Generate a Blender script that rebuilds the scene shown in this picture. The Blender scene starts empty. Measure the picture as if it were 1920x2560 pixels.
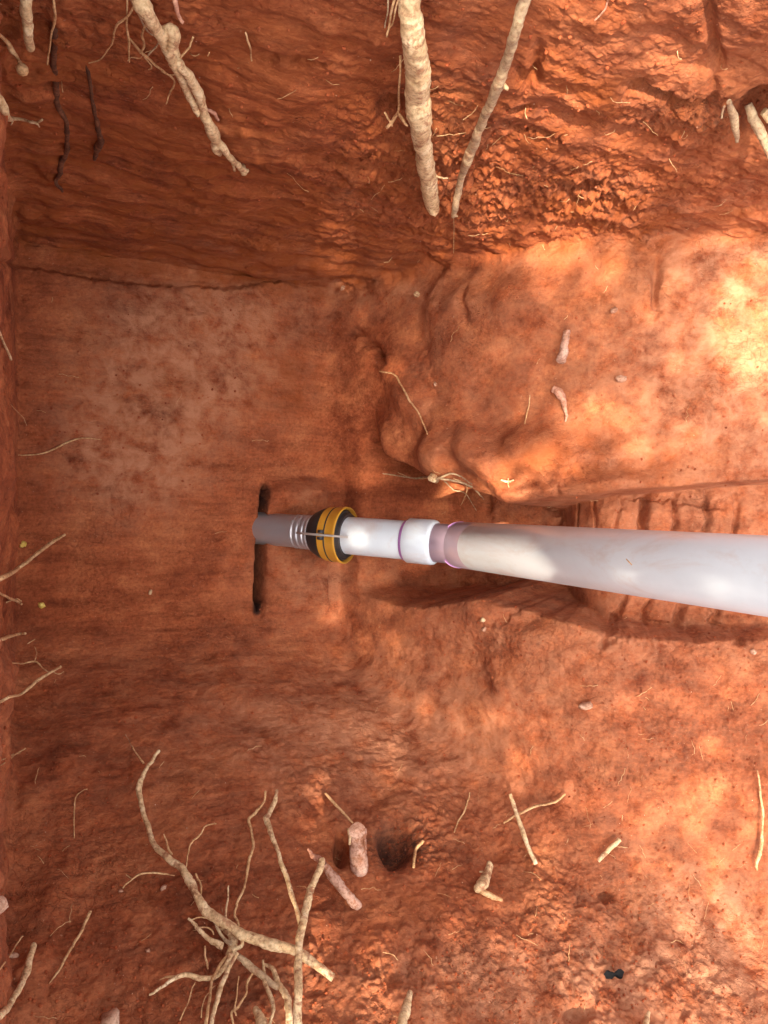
import bpy, math, random
import numpy as np
from mathutils import Vector, Matrix
from mathutils.bvhtree import BVHTree
random.seed(7); rng = np.random.default_rng(7)

# ------------------------------------------------------------------ camera, light, exposure
TILT = math.radians(28.0); CAMZ = 2.78; F = 1900.0
ct, st = math.cos(TILT), math.sin(TILT)
sc = bpy.context.scene
cd = bpy.data.cameras.new('camera'); cam = bpy.data.objects.new('camera', cd)
sc.collection.objects.link(cam); sc.camera = cam
cam.location = (0, 0, CAMZ); cam.rotation_euler = (0, -TILT, 0)
cd.sensor_fit = 'VERTICAL'; cd.sensor_height = 32.0; cd.lens = F / 2560 * 32.0
cd.clip_start = 0.02; cd.clip_end = 300
SUN_EL, SUN_AZ = math.radians(58), math.radians(200)      # azimuth measured from +X, counter-clockwise
sdir = Vector((math.cos(SUN_EL)*math.cos(SUN_AZ), math.cos(SUN_EL)*math.sin(SUN_AZ), math.sin(SUN_EL)))
w = bpy.data.worlds.new('World'); sc.world = w; w.use_nodes = True
nt = w.node_tree; sky = nt.nodes.new('ShaderNodeTexSky'); sky.sky_type = 'NISHITA'; sky.sun_disc = False
sky.sun_elevation = SUN_EL; sky.sun_rotation = math.pi/2 - SUN_AZ
sky.air_density = 1.0; sky.dust_density = 5.0; sky.ozone_density = 1.0
bg = nt.nodes['Background']; bg.inputs[1].default_value = 0.15
hs = nt.nodes.new('ShaderNodeHueSaturation'); hs.inputs['Saturation'].default_value = .30      # thin cloud whitens the sky
nt.links.new(sky.outputs[0], hs.inputs['Color']); nt.links.new(hs.outputs[0], bg.inputs[0])
sl = bpy.data.lights.new('sun', 'SUN'); sl.energy = 2.8; sl.angle = math.radians(0.6); sl.color = (1.0, 0.90, 0.74)
so = bpy.data.objects.new('sun', sl); sc.collection.objects.link(so)
so.rotation_euler = sdir.to_track_quat('Z', 'Y').to_euler(); so.location = (0, 0, 6)
sc.view_settings.view_transform = 'Standard'; sc.view_settings.look = 'None'
sc.view_settings.exposure = 2.3; sc.view_settings.gamma = 1

# ------------------------------------------------------------------ helpers
def link(o): sc.collection.objects.link(o); return o
def tag(o, label=None, cat=None, group=None, kind=None):
    if label: o['label'] = label
    if cat: o['category'] = cat
    if group: o['group'] = group
    if kind: o['kind'] = kind
    return o
def mesh_obj(name, verts, faces, mat, parent=None, smooth=True):
    me = bpy.data.meshes.new(name); me.from_pydata([tuple(v) for v in verts], [], faces); me.update()
    if smooth: me.polygons.foreach_set('use_smooth', [True]*len(me.polygons))
    if mat: me.materials.append(mat)
    o = link(bpy.data.objects.new(name, me))
    if parent is not None: o.parent = parent; o.matrix_parent_inverse = parent.matrix_world.inverted()
    return o
def at(px, py, wd):                        # a point seen at source pixel (px,py), wd metres deep
    u = (px-960)/F; v = (1280-py)/F
    return Vector((wd*(u*ct+st), wd*v, CAMZ + wd*(u*st-ct)))
def raydir(px, py): return (at(px, py, 1.0) - Vector((0, 0, CAMZ)))

def hash3(ix, iy, iz, s):
    h = (ix*374761393 + iy*668265263 + iz*2147483647 + s*974634777) & 0xffffffff
    h = ((h ^ (h >> 13))*1274126177) & 0xffffffff
    return (h ^ (h >> 16)) & 0xffffffff
def perlin(P, scale, seed=0):
    x, y, z = P[..., 0]*scale[0]+31.7, P[..., 1]*scale[1]+17.3, P[..., 2]*scale[2]+9.1
    xi, yi, zi = np.floor(x).astype(np.int64), np.floor(y).astype(np.int64), np.floor(z).astype(np.int64)
    x, y, z = (x-xi).astype(np.float32), (y-yi).astype(np.float32), (z-zi).astype(np.float32)
    u, v, q = x*x*x*(x*(x*6-15)+10), y*y*y*(y*(y*6-15)+10), z*z*z*(z*(z*6-15)+10)
    out = 0
    for a in (0, 1):
        for b in (0, 1):
            for c in (0, 1):
                h = hash3(xi+a, yi+b, zi+c, seed)
                g0 = (h & 1023)/511.5-1; g1 = ((h >> 10) & 1023)/511.5-1; g2 = ((h >> 20) & 1023)/511.5-1
                d = g0*(x-a)+g1*(y-b)+g2*(z-c)
                out = out + d*(u if a else 1-u)*(v if b else 1-v)*(q if c else 1-q)
    return (out*1.3).astype(np.float32)
def fbm(P, s, octs=4, seed=0, gain=.5, ridge=False):
    if not hasattr(s, '__len__'): s = (s, s, s)
    a = 1.0; o = 0; t = 0
    for i in range(octs):
        n = perlin(P, [k*2.03**i for k in s], seed+i*13)
        if ridge: n = 1-2.2*np.abs(n)
        o = o + a*n; t += a; a *= gain
    return o/t
def ss(a, b, x): t = np.clip((x-a)/(b-a), 0, 1); return t*t*(3-2*t)
def poly_dist(U, V, pts):
    d = np.full(U.shape, 1e9, np.float32); tt = np.zeros(U.shape, np.float32)
    n = len(pts)-1
    for i in range(n):
        (x0, y0), (x1, y1) = pts[i], pts[i+1]
        dx, dy = x1-x0, y1-y0; L = dx*dx+dy*dy+1e-6
        t = np.clip(((U-x0)*dx+(V-y0)*dy)/L, 0, 1)
        e = np.hypot(U-x0-t*dx, V-y0-t*dy)
        m = e < d; d[m] = e[m]; tt[m] = (i+t[m])/n
    return d, tt

# ------------------------------------------------------------------ materials
def newmat(name):
    m = bpy.data.materials.new(name); m.use_nodes = True
    return m, m.node_tree, m.node_tree.nodes['Principled BSDF']
def ramp(nt, stops):
    r = nt.nodes.new('ShaderNodeValToRGB'); e = r.color_ramp.elements
    while len(e) < len(stops): e.new(0.5)
    for k, (p, c) in zip(e, stops): k.position = p; k.color = (*c, 1)
    return r
def noise(nt, co, scale, detail=6, rough=.6, dist=0, vec=None):
    n = nt.nodes.new('ShaderNodeTexNoise'); n.inputs['Scale'].default_value = scale
    n.inputs['Detail'].default_value = detail; n.inputs['Roughness'].default_value = rough
    n.inputs['Distortion'].default_value = dist
    if vec:
        mp = nt.nodes.new('ShaderNodeMapping'); mp.inputs['Scale'].default_value = vec
        nt.links.new(co, mp.inputs[0]); co = mp.outputs[0]
    nt.links.new(co, n.inputs['Vector']); return n
def mixc(nt, mode, fac, a, b):
    m = nt.nodes.new('ShaderNodeMix'); m.data_type = 'RGBA'; m.blend_type = mode
    for s, v in ((0, fac), (6, a), (7, b)):
        if isinstance(v, bpy.types.NodeSocket): nt.links.new(v, m.inputs[s])
        elif isinstance(v, tuple): m.inputs[s].default_value = (*v, 1)
        else: m.inputs[s].default_value = v
    return m.outputs[2]

def soil_material(name='red_soil', attr=True, tone=(1, 1, 1)):
    m, nt, b = newmat(name)
    tc = nt.nodes.new('ShaderNodeTexCoord').outputs['Object']
    n1 = noise(nt, tc, 5, 8, .65, .4)
    c = ramp(nt, [(.32, (.20*tone[0], .043, .014)), (.5, (.34*tone[0], .086, .029)), (.68, (.45*tone[0], .141, .052))])
    nt.links.new(n1.outputs[0], c.inputs[0]); col = c.outputs[0]
    n2 = noise(nt, tc, 3, 7, .7, .2, (1.0, 7, 7))
    r2 = ramp(nt, [(.36, (.60, .52, .45)), (.52, (1, 1, 1)), (.7, (1.28, 1.28, 1.2))])
    nt.links.new(n2.outputs[0], r2.inputs[0]); col = mixc(nt, 'MULTIPLY', .8, col, r2.outputs[0])
    n6 = noise(nt, tc, 24, 6, .7, .5, (.4, 2, 2)); r6 = ramp(nt, [(.34, (.50, .42, .36)), (.47, (1, 1, 1)), (.56, (1, 1, 1)), (.68, (1.45, 1.55, 1.5))])
    nt.links.new(n6.outputs[0], r6.inputs[0]); col = mixc(nt, 'MULTIPLY', (attrfac(nt, 'wallw', .85, .15) if attr else .3), col, r6.outputs[0])
    n3 = noise(nt, tc, 90, 4, .7)
    r3 = ramp(nt, [(.33, (.62, .55, .5)), (.5, (1, 1, 1)), (.69, (1.3, 1.35, 1.4))])
    nt.links.new(n3.outputs[0], r3.inputs[0]); col = mixc(nt, 'MULTIPLY', .75, col, r3.outputs[0])
    # pale grit
    n4 = noise(nt, tc, 150, 2, .5); r4 = ramp(nt, [(.70, (0, 0, 0)), (.76, (1, 1, 1))])
    nt.links.new(n4.outputs[0], r4.inputs[0])
    col = mixc(nt, 'MIX', mulv(nt, r4.outputs[0], .55), col, (.56, .31, .19))
    if attr:
        at_ = nt.nodes.new('ShaderNodeAttribute'); at_.attribute_name = 'dust'
        nd = noise(nt, tc, 14, 6, .7, .3); rd = ramp(nt, [(.36, (0, 0, 0)), (.62, (1, 1, 1))])
        nt.links.new(nd.outputs[0], rd.inputs[0])
        f = mulv(nt, rd.outputs[0], at_.outputs['Fac'])
        col = mixc(nt, 'MIX', f, col, (.50, .210, .105))
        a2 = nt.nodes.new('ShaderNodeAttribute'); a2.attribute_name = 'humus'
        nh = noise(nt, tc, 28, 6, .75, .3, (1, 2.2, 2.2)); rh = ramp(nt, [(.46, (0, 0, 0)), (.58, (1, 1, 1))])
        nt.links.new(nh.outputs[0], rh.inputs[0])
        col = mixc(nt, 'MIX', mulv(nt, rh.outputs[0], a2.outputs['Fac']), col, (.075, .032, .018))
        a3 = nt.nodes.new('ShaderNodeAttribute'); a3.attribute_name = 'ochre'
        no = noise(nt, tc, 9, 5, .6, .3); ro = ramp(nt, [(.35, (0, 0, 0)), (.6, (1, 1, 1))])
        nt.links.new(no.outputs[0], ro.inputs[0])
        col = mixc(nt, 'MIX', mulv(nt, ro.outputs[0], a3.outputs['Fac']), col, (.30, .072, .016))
    if attr:
        a4 = nt.nodes.new('ShaderNodeAttribute'); a4.attribute_name = 'recess_shade'
        col = mixc(nt, 'MIX', a4.outputs['Fac'], col, (.045, .016, .009))  # dark colour stands in for shade inside the slot and stub holes
    nt.links.new(col, b.inputs['Base Color'])
    b.inputs['Roughness'].default_value = .93; b.inputs['Specular IOR Level'].default_value = .25
    nb = noise(nt, tc, 45, 8, .72, .2, (.6, 1.3, 1.3)); nb2 = noise(nt, tc, 170, 5, .7)
    ad = nt.nodes.new('ShaderNodeMath'); ad.operation = 'MULTIPLY_ADD'; ad.inputs[1].default_value = .35
    nt.links.new(nb2.outputs[0], ad.inputs[0]); nt.links.new(nb.outputs[0], ad.inputs[2])
    ns = noise(nt, tc, 1, 6, .65, .15, (5, 75, 75)); ad2 = nt.nodes.new('ShaderNodeMath'); ad2.operation = 'MULTIPLY_ADD'; ad2.inputs[1].default_value = .75
    nt.links.new(mulv(nt, ns.outputs[0], attrfac(nt, 'wallw', 1.0, .05) if attr else .2), ad2.inputs[0]); nt.links.new(ad.outputs[0], ad2.inputs[2])
    vo = nt.nodes.new('ShaderNodeTexVoronoi'); vo.feature = 'DISTANCE_TO_EDGE'; vo.inputs['Scale'].default_value = 26
    wv = noise(nt, tc, 12, 4, .6); wa = nt.nodes.new('ShaderNodeVectorMath'); wa.operation = 'MULTIPLY_ADD'; wa.inputs[1].default_value = (.14, .14, .14)
    nt.links.new(wv.outputs['Color'], wa.inputs[0]); nt.links.new(tc, wa.inputs[2]); nt.links.new(wa.outputs[0], vo.inputs['Vector'])
    rv = ramp(nt, [(.0, (0, 0, 0)), (.035, (1, 1, 1))]); nt.links.new(vo.outputs['Distance'], rv.inputs[0])
    vm = noise(nt, tc, 4, 3, .6); rm_ = ramp(nt, [(.50, (0, 0, 0)), (.60, (1, 1, 1))]); nt.links.new(vm.outputs[0], rm_.inputs[0])
    ad3 = nt.nodes.new('ShaderNodeMath'); ad3.operation = 'MULTIPLY_ADD'; nt.links.new(mulv(nt, rm_.outputs[0], .35), ad3.inputs[0]); nt.links.new(rv.outputs[0], ad3.inputs[1]); nt.links.new(ad2.outputs[0], ad3.inputs[2])
    bp = nt.nodes.new('ShaderNodeBump'); bp.inputs['Strength'].default_value = .9; bp.inputs['Distance'].default_value = .009
    nt.links.new(ad3.outputs[0], bp.inputs['Height']); nt.links.new(bp.outputs[0], b.inputs['Normal'])
    return m
def attrfac(nt, name, k, base):
    a = nt.nodes.new('ShaderNodeAttribute'); a.attribute_name = name
    m = nt.nodes.new('ShaderNodeMath'); m.operation = 'MULTIPLY_ADD'; m.use_clamp = True; m.inputs[1].default_value = k; m.inputs[2].default_value = base
    nt.links.new(a.outputs['Fac'], m.inputs[0]); return m.outputs[0]
def mulv(nt, a, b):
    m = nt.nodes.new('ShaderNodeMath'); m.operation = 'MULTIPLY'
    for i, v in enumerate((a, b)):
        if isinstance(v, bpy.types.NodeSocket): nt.links.new(v, m.inputs[i])
        else: m.inputs[i].default_value = v
    return m.outputs[0]
def root_material(name, c0, c1, c2, dirt=.5):
    m, nt, b = newmat(name); tc = nt.nodes.new('ShaderNodeTexCoord').outputs['Object']
    n = noise(nt, tc, 28, 6, .65, .3); r = ramp(nt, [(.3, c0), (.5, c1), (.68, c2)])
    nt.links.new(n.outputs[0], r.inputs[0]); col = r.outputs[0]
    n2 = noise(nt, tc, 34, 6, .75, .4); r2 = ramp(nt, [(.52, (0, 0, 0)), (.60, (1, 1, 1))])
    nt.links.new(n2.outputs[0], r2.inputs[0])
    col = mixc(nt, 'MIX', mulv(nt, r2.outputs[0], dirt), col, (.30, .11, .05))
    n5 = noise(nt, tc, 150, 3, .6); r5 = ramp(nt, [(.36, (.72, .64, .56)), (.5, (1, 1, 1)), (.66, (1.12, 1.1, 1.08))])
    nt.links.new(n5.outputs[0], r5.inputs[0]); col = mixc(nt, 'MULTIPLY', 1.0, col, r5.outputs[0])
    nt.links.new(col, b.inputs['Base Color']); b.inputs['Roughness'].default_value = .8
    b.inputs['Specular IOR Level'].default_value = .3
    nb = noise(nt, tc, 110, 5, .7); bp = nt.nodes.new('ShaderNodeBump')
    bp.inputs['Strength'].default_value = .6; bp.inputs['Distance'].default_value = .004
    nt.links.new(nb.outputs[0], bp.inputs['Height']); nt.links.new(bp.outputs[0], b.inputs['Normal'])
    return m
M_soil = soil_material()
M_crumb = soil_material('loose_soil', False, (1.12, 1, 1))
M_crumb2 = root_material('pale_soil', (.36, .12, .05), (.44, .17, .08), (.52, .23, .12), .3)
M_cream = root_material('cream_root', (.42, .25, .12), (.68, .47, .25), (.80, .61, .37), .75)
M_tan = root_material('tan_root', (.40, .19, .08), (.60, .35, .16), (.74, .48, .25), .5)
M_pink = root_material('pinkish_root', (.36, .15, .09), (.52, .25, .16), (.66, .38, .25), .7)
M_stub = root_material('weathered_root_end', (.32, .16, .10), (.48, .27, .19), (.62, .41, .31), .85)
M_grey = root_material('grey_root', (.24, .15, .09), (.42, .28, .16), (.60, .43, .24), .5)
M_darkroot = root_material('dark_root', (.05, .018, .009), (.10, .035, .016), (.16, .06, .028), .5)
M_ochre = root_material('yellow_bud', (.55, .36, .06), (.75, .52, .10), (.85, .66, .2), .1)
M_stone = root_material('pale_stone', (.36, .17, .10), (.48, .26, .16), (.60, .38, .26), .8)

# ------------------------------------------------------------------ the dug pit: one earth surface
C0 = np.array([0.90, 0.12, 2.08])
N = 1420
g = np.linspace(-math.radians(90), math.radians(90), N)
p, q = np.meshgrid(g, g, indexing='xy')
phi = np.hypot(p, q); th = np.arctan2(q, p)
keep = phi <= math.radians(89.8)
dx, dy, dz = np.sin(phi)*np.cos(th), np.sin(phi)*np.sin(th), -np.cos(phi)
def plane_r(n, d):
    n = np.array(n, float); den = n[0]*dx+n[1]*dy+n[2]*dz
    return np.where(den > 1e-4, (d-n@C0)/np.maximum(den, 1e-4), 30.0)
def smin(a, b, k):
    h = np.clip(.5+.5*(b-a)/k, 0, 1); return b*(1-h)+a*h-k*h*(1-h)
r_floor = plane_r((0.0, 0, -1), 0.0)
r_far = plane_r((.0, 1, .035), .905)             # wall at the top of the photograph
r_near = plane_r((-.06, -1, -.60), .42)         # sloping bank at the bottom
r_left = plane_r((-1, 0, -.065), -.10)
r_st = plane_r((1, 0, -.42), 1.25)              # steep lower face on the right
r_rp = plane_r((.64, 0, -1), .64*1.57-.90)      # ramp above it
r_right = -smin(-r_st, -r_rp, .12)
r = smin(r_floor, r_right, .10)
r = smin(r, r_near, .22); r = smin(r, r_far, .05); r = smin(r, r_left, .06)
r = np.clip(r, .05, 12)
P = np.stack([C0[0]+r*dx, C0[1]+r*dy, C0[2]+r*dz], -1)
def proj(P):
    X, Y, Z = P[..., 0], P[..., 1], P[..., 2]-CAMZ
    wd = X*st - Z*ct; u = X*ct + Z*st
    wd = np.maximum(wd, .05)
    return 960+F*u/wd, 1280-F*Y/wd, wd
U, V, W = proj(P)
du = np.gradient(P, axis=1); dv = np.gradient(P, axis=0)
NRM = np.cross(du, dv); NRM /= np.linalg.norm(NRM, axis=-1, keepdims=True)+1e-9
sgn = np.sign((NRM*(C0-P)).sum(-1, keepdims=True)); NRM *= sgn          # towards the open pit

# weights of the different faces
floor_w = ss(.22, .05, P[..., 2])*ss(.95, .80, P[..., 1])
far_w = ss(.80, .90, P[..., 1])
right_w = ss(940, 1120, U)*(1-far_w)*ss(1800, 1500, V)
near_w = ss(1520, 1640, V)
vis = (U > -500) & (U < 2400) & (V > -700) & (V < 3200)
Pf = P.astype(np.float32)
D = np.zeros(P.shape[:2], np.float32)
big = fbm(Pf, 2.2, 3, 1); mid = fbm(Pf, 9, 4, 20); fine = fbm(Pf, 38, 3, 40)
streak = fbm(Pf+.05*np.stack([big, mid, big], -1), (2.2, 15, 15), 5, 60); clod = fbm(Pf, 17, 4, 80, .55, True)
reg = fbm(Pf, 3.1, 2, 140)
ledge = right_w*ss(1560, 1440, U)*ss(560, 640, V); calm = 1-.70*ledge
D += .045*big*(1-.7*floor_w)
D += calm*mid*(.010+.006*right_w+.005*near_w+.012*far_w-.006*floor_w)
D += calm*fine*.004*(1+.6*right_w+.3*near_w)
D += streak*(.034*far_w*(.45+ss(-.3, .35, reg))+.004*near_w*ss(2500, 1900, V)+.001)
rough = np.clip(.35+1.6*reg, 0, 1)*(.35*far_w+.20*right_w+.28*near_w+.06)
# rough fibrous zones seen in the photograph
def blob(cx, cy, rx, ry): return np.exp(-(((U-cx)/rx)**2+((V-cy)/ry)**2))
zone = blob(1080, 430, 260, 190)+blob(1450, 500, 240, 90)+blob(1720, 1850, 230, 160)+blob(1500, 2250, 330, 180)+blob(1050, 2110, 120, 80)+blob(1780, 300, 200, 60)+.25*blob(1080, 1150, 120, 90)+.9*blob(1150, 1250, 110, 40)+.9*blob(1150, 1480, 130, 45)+.4*blob(1600, 1600, 260, 40)+.8*blob(1250, 1600, 170, 90)+.6*blob(520, 2350, 300, 200)+.7*blob(1200, 2450, 700, 90)+.6*blob(150, 60, 350, 80)
zone = np.clip(zone, 0, 1.2)
D += (.020*(np.abs(fbm(Pf, 15, 3, 80))*2-.3)+.010*(np.abs(fbm(Pf, 42, 2, 95))*2-.3))*(rough+zone*(1.0-.45*near_w))*1.3*calm
lw = ss(.25, .55, P[..., 2])*ss(.20, .12, P[..., 0]); D += lw*(-.002+.06*fbm(Pf, 4.5, 4, 200))
# strata ridges: stepped look on the far wall and upper part of near bank
st_n = np.sin((P[..., 2]*1.0+.06*big+.02*mid)*62)*.5+.5
D += .008*ss(.35, .9, st_n)*(far_w*ss(480, 300, np.abs(V-430))+.10*near_w*ss(2050, 1750, V)*ss(100,700,U))

# ---- chase in the right face, behind the pipe
ytop = np.interp(U, [900, 1000, 1090, 1180, 1275, 1500, 1920, 2600], [1085, 1160, 1200, 1225, 1262, 1235, 1200, 1150])+7*mid+14*reg
ybot = np.interp(U, [900, 1000, 1100, 1200, 1300, 1500, 1700, 1920, 2600], [1470, 1500, 1505, 1490, 1520, 1575, 1600, 1600, 1620])+18*mid+26*reg
ch = ss(-6, 10, V-ytop)*ss(-12, 22, ybot-V)*ss(895, 985, U)*(1-.0*far_w)
D -= ch*(.15+.27*ss(1600, 1190, U)+.05*reg)*ss(-.02, .20, P[..., 2])
# lip of soil standing along the upper edge of the chase
lip = np.exp(-((V-ytop+22)/22)**2)*ss(1150, 1290, U)*ss(1680, 1500, U); D += .045*lip
# ridge of lumps between floor and right face
def groove(pts, wd, dep, tap=True, jit=6):
    global D
    xs = [a for a, b in pts]; ys = [b for a, b in pts]
    m = (U > min(xs)-6*wd) & (U < max(xs)+6*wd) & (V > min(ys)-6*wd) & (V < max(ys)+6*wd)
    if not m.any(): return
    u_ = U[m]+jit*mid[m]*4; v_ = V[m]+jit*fine[m]*4
    d, t = poly_dist(u_, v_, pts)
    prof = np.exp(-(d/wd)**2)
    if tap: prof = prof*(.25+.75*np.sin(np.pi*np.clip(t, .02, .98))**.5)
    D[m] -= (dep*prof).astype(np.float32)
def lump(cx, cy, rx, ry, h, k=0):
    global D
    m = (np.abs(U-cx) < 3.2*rx) & (np.abs(V-cy) < 3.2*ry)
    u_ = (U[m]-cx)/rx+.9*big[m]+.25*mid[m]; v_ = (V[m]-cy)/ry+.7*reg[m]+.25*mid[m]
    if k: ca, sa = math.cos(k), math.sin(k); u_, v_ = u_*ca+v_*sa, -u_*sa+v_*ca
    D[m] += (h*np.exp(-(u_**2+v_**2)**1.4)).astype(np.float32)
# creases
groove([(0, 655), (120, 668), (240, 690), (380, 705), (560, 715), (720, 695), (900, 690)], 8, .030, jit=3)
groove([(400, 700), (470, 730), (500, 780)], 9, .010)
groove([(880, 822), (905, 838), (945, 880), (970, 910)], 11, .040)
groove([(930, 1080), (960, 1140), (985, 1190), (1060, 1205)], 14, .045)
groove([(1065, 1200), (1068, 1290)], 8, .03)
groove([(1190, 1190), (1230, 1240), (1275, 1300)], 16, .05)
groove([(1120, 1480), (1170, 1440), (1200, 1400)], 26, .06)
groove([(1100, 1490), (1060, 1500), (1000, 1500)], 15, .02)
groove([(1310, 1515), (1330, 1480), (1290, 1520), (1240, 1560)], 12, .03)
for x0, x1, d_ in ((1400, 1398, .018), (1480, 1485, .012), (1652, 1650, .045), (1725, 1722, .025), (1560, 1566, .010), (1810, 1806, .022), (1880, 1885, .014)):
    groove([(x0, 1228), (x1+14*math.sin(x0), 1262), (x1+10*math.sin(x0*2), 1300), (x1-6, 1350)], 7 if d_ < .04 else 11, d_*1.5)
for pts in ([(1610, 1490), (1570, 1545), (1520, 1590), (1505, 1612)], [(1675, 1500), (1645, 1545), (1640, 1580)], [(1755, 1515), (1735, 1550), (1725, 1590)], [(1850, 1535), (1820, 1570), (1850, 1600), (1860, 1590)]):
    groove(pts, 9, .035)
groove([(1500, 1612), (1560, 1590), (1700, 1585), (1860, 1600)], 8, .018)
groove([(1690, 1245), (1790, 1262), (1860, 1268)], 7, .022)
groove([(1560, 1232), (1640, 1245), (1700, 1250)], 7, .018)
groove([(1640, 655), (1640, 730), (1650, 780)], 12, .035)
groove([(1170, 720), (1175, 760), (1185, 800)], 10, .025)
groove([(1060, 660), (1050, 820), (1060, 900)], 30, .025)
groove([(900, 1010), (925, 1100), (935, 1150)], 26, .03)
groove([(1150, 1120), (1170, 1170), (1240, 1230)], 14, .03)
groove([(1560, 220), (1640, 235), (1680, 262), (1760, 262)], 12, .04)
groove([(1350, 140), (1335, 200), (1320, 240)], 16, .025)
groove([(1290, 190), (1310, 215)], 10, .02)
groove([(1770, 0), (1785, 120), (1790, 250)], 14, .022)
groove([(480, 250), (560, 300), (700, 310)], 10, .012)
groove([(640, 150), (700, 155), (850, 165)], 9, .016)
for pts in ([(1370, 450), (1450, 470), (1560, 440)], [(1400, 500), (1480, 505), (1560, 490)], [(1460, 550), (1530, 565), (1600, 530)], [(1420, 470), (1520, 480)], [(1340, 520), (1400, 530)], [(1250, 330), (1330, 345), (1420, 340)], [(1000, 250), (1120, 235), (1180, 240)], [(1230, 250), (1290, 290), (1330, 280)]):
    groove(pts, 6, .018)
# holes and lumps
lump(1000, 2110, 42, 52, -.09); lump(965, 2095, 20, 30, -.03); lump(852, 2115, 15, 38, -.07)
lump(1520, 2225, 20, 22, -.045); lump(1440, 2530, 30, 22, -.04); lump(1010, 1065, 35, 50, .0)
lump(1890, 300, 60, 50, -.08); lump(978, 275, 34, 24, -.05)
for a in ((945, 1140, 45, 55, .035), (1110, 1150, 60, 60, .05), (1180, 1110, 50, 60, .03), (1350, 1110, 60, 70, .02), (1040, 1010, 40, 60, .02),
          (1230, 1530, 80, 50, .035), (1330, 1590, 60, 30, .02), (1270, 1700, 90, 50, .02), (1180, 1660, 40, 40, -.02), (1330, 740, 90, 80, .03), (1560, 700, 60, 70, .02)):
    lump(*a)
for a in ((1130, 760, 80, 60, .02), (1150, 900, 90, 70, .022), (1300, 930, 50, 90, .02), (980, 1090, 38, 45, .03), (1105, 1130, 40, 60, .035), (1215, 1130, 50, 45, .03), (1110, 1070, 120, 110, .06), (1330, 1150, 170, 70, .07), (1010, 960, 60, 100, .03), (1200, 800, 130, 120, .03), (1230, 1180, 70, 40, .05)):
    lump(*a)
# broken bright-edged pedestal left of centre
lump(500, 960, 160, 170, .012); lump(430, 930, 70, 40, -.012)
# dark shadow hollows in the bank
lump(1330, 1540, 60, 25, -.03); lump(1210, 1700, 40, 40, -.025); lump(1240, 2130, 30, 16, -.02)
# narrow slot cut across the floor where the pipe goes down
sd, stt = poly_dist(U, V, [(661, 1195), (655, 1290), (648, 1400), (641, 1528)])
slot = ss(8+4*ss(.1, .6, stt), 4+2*ss(.1,.6,stt), sd+10*ss(.9, 1., stt)+10*ss(.14, .0, stt))
D += .085*(1-1.0*blob(715, 1324, 75, 62))*np.sqrt(np.clip(1-((U-755-.03*(1360-V))/98)**2, 0, 1))*ss(1185, 1235, V)*ss(1575, 1515, V)
D -= .45*slot
P2 = P + NRM*D[..., None]
P2[..., 2] = np.where(keep, P2[..., 2], 2.08)

idx = -np.ones((N, N), np.int64); idx[keep] = np.arange(keep.sum())
q00, q10, q11, q01 = idx[:-1, :-1], idx[:-1, 1:], idx[1:, 1:], idx[1:, :-1]
okf = (q00 >= 0) & (q10 >= 0) & (q11 >= 0) & (q01 >= 0)
quads = np.stack([q00[okf], q10[okf], q11[okf], q01[okf]], -1).astype(np.int32)
VV = P2[keep].astype(np.float32)
me = bpy.data.meshes.new('ground')
me.vertices.add(len(VV)); me.vertices.foreach_set('co', VV.ravel())
me.loops.add(quads.size); me.loops.foreach_set('vertex_index', quads.ravel())
me.polygons.add(len(quads)); me.polygons.foreach_set('loop_start', np.arange(0, quads.size, 4, dtype=np.int32))
me.polygons.foreach_set('loop_total', np.full(len(quads), 4, np.int32))
me.polygons.foreach_set('use_smooth', np.ones(len(quads), bool))
me.update(calc_edges=True)
def vattr(name, arr):
    a = me.attributes.new(name, 'FLOAT', 'POINT'); a.data.foreach_set('value', np.clip(arr[keep], 0, 1).astype(np.float32))
dust = .85*blob(470, 870, 260, 190)+.9*blob(330, 1130, 170, 150)+.4*blob(800, 1450, 200, 120)+.45*blob(900, 720, 200, 70)+.35*blob(1780, 950, 260, 260)+.35*blob(1800, 640, 200, 120)+.5*blob(1500, 2480, 600, 120)+.45*blob(1750, 2300, 260, 200)+.45*blob(950, 1830, 500, 170)+.12*near_w+.35*blob(760, 1240, 60, 60)+.25*right_w
vattr('dust', dust*1.6)
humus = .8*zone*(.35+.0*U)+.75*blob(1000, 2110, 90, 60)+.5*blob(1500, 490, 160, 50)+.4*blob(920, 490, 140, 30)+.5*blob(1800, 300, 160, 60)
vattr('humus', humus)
ochre = .7*blob(1500, 620, 160, 120)+.8*blob(1450, 1150, 260, 90)+.6*blob(720, 950, 90, 90)+.5*blob(1470, 250, 160, 160)+1.0*far_w+.5*blob(1050, 2280, 200, 60)  # far wall: deep brown soil, also darkened to stand in for its shade
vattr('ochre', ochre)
vattr('wallw', np.maximum(far_w+.8*zone, .32*near_w*(1-.5*zone)+.5*ss(1350,1420,U)*ss(700,780,V)*ss(1080,1000,V)))
vattr('recess_shade', np.maximum(ss(14, 6, sd)*ss(.0, .15, stt), .4*blob(1000, 2112, 45, 50)+.6*blob(965, 2090, 30, 30)+.5*blob(1090, 1230, 60, 50)*0))
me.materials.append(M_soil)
pit = link(bpy.data.objects.new('ground', me)); tag(pit, kind='structure', label='red clay earth of the dug pit, its floor, banks and ramp', cat='ground')

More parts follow.
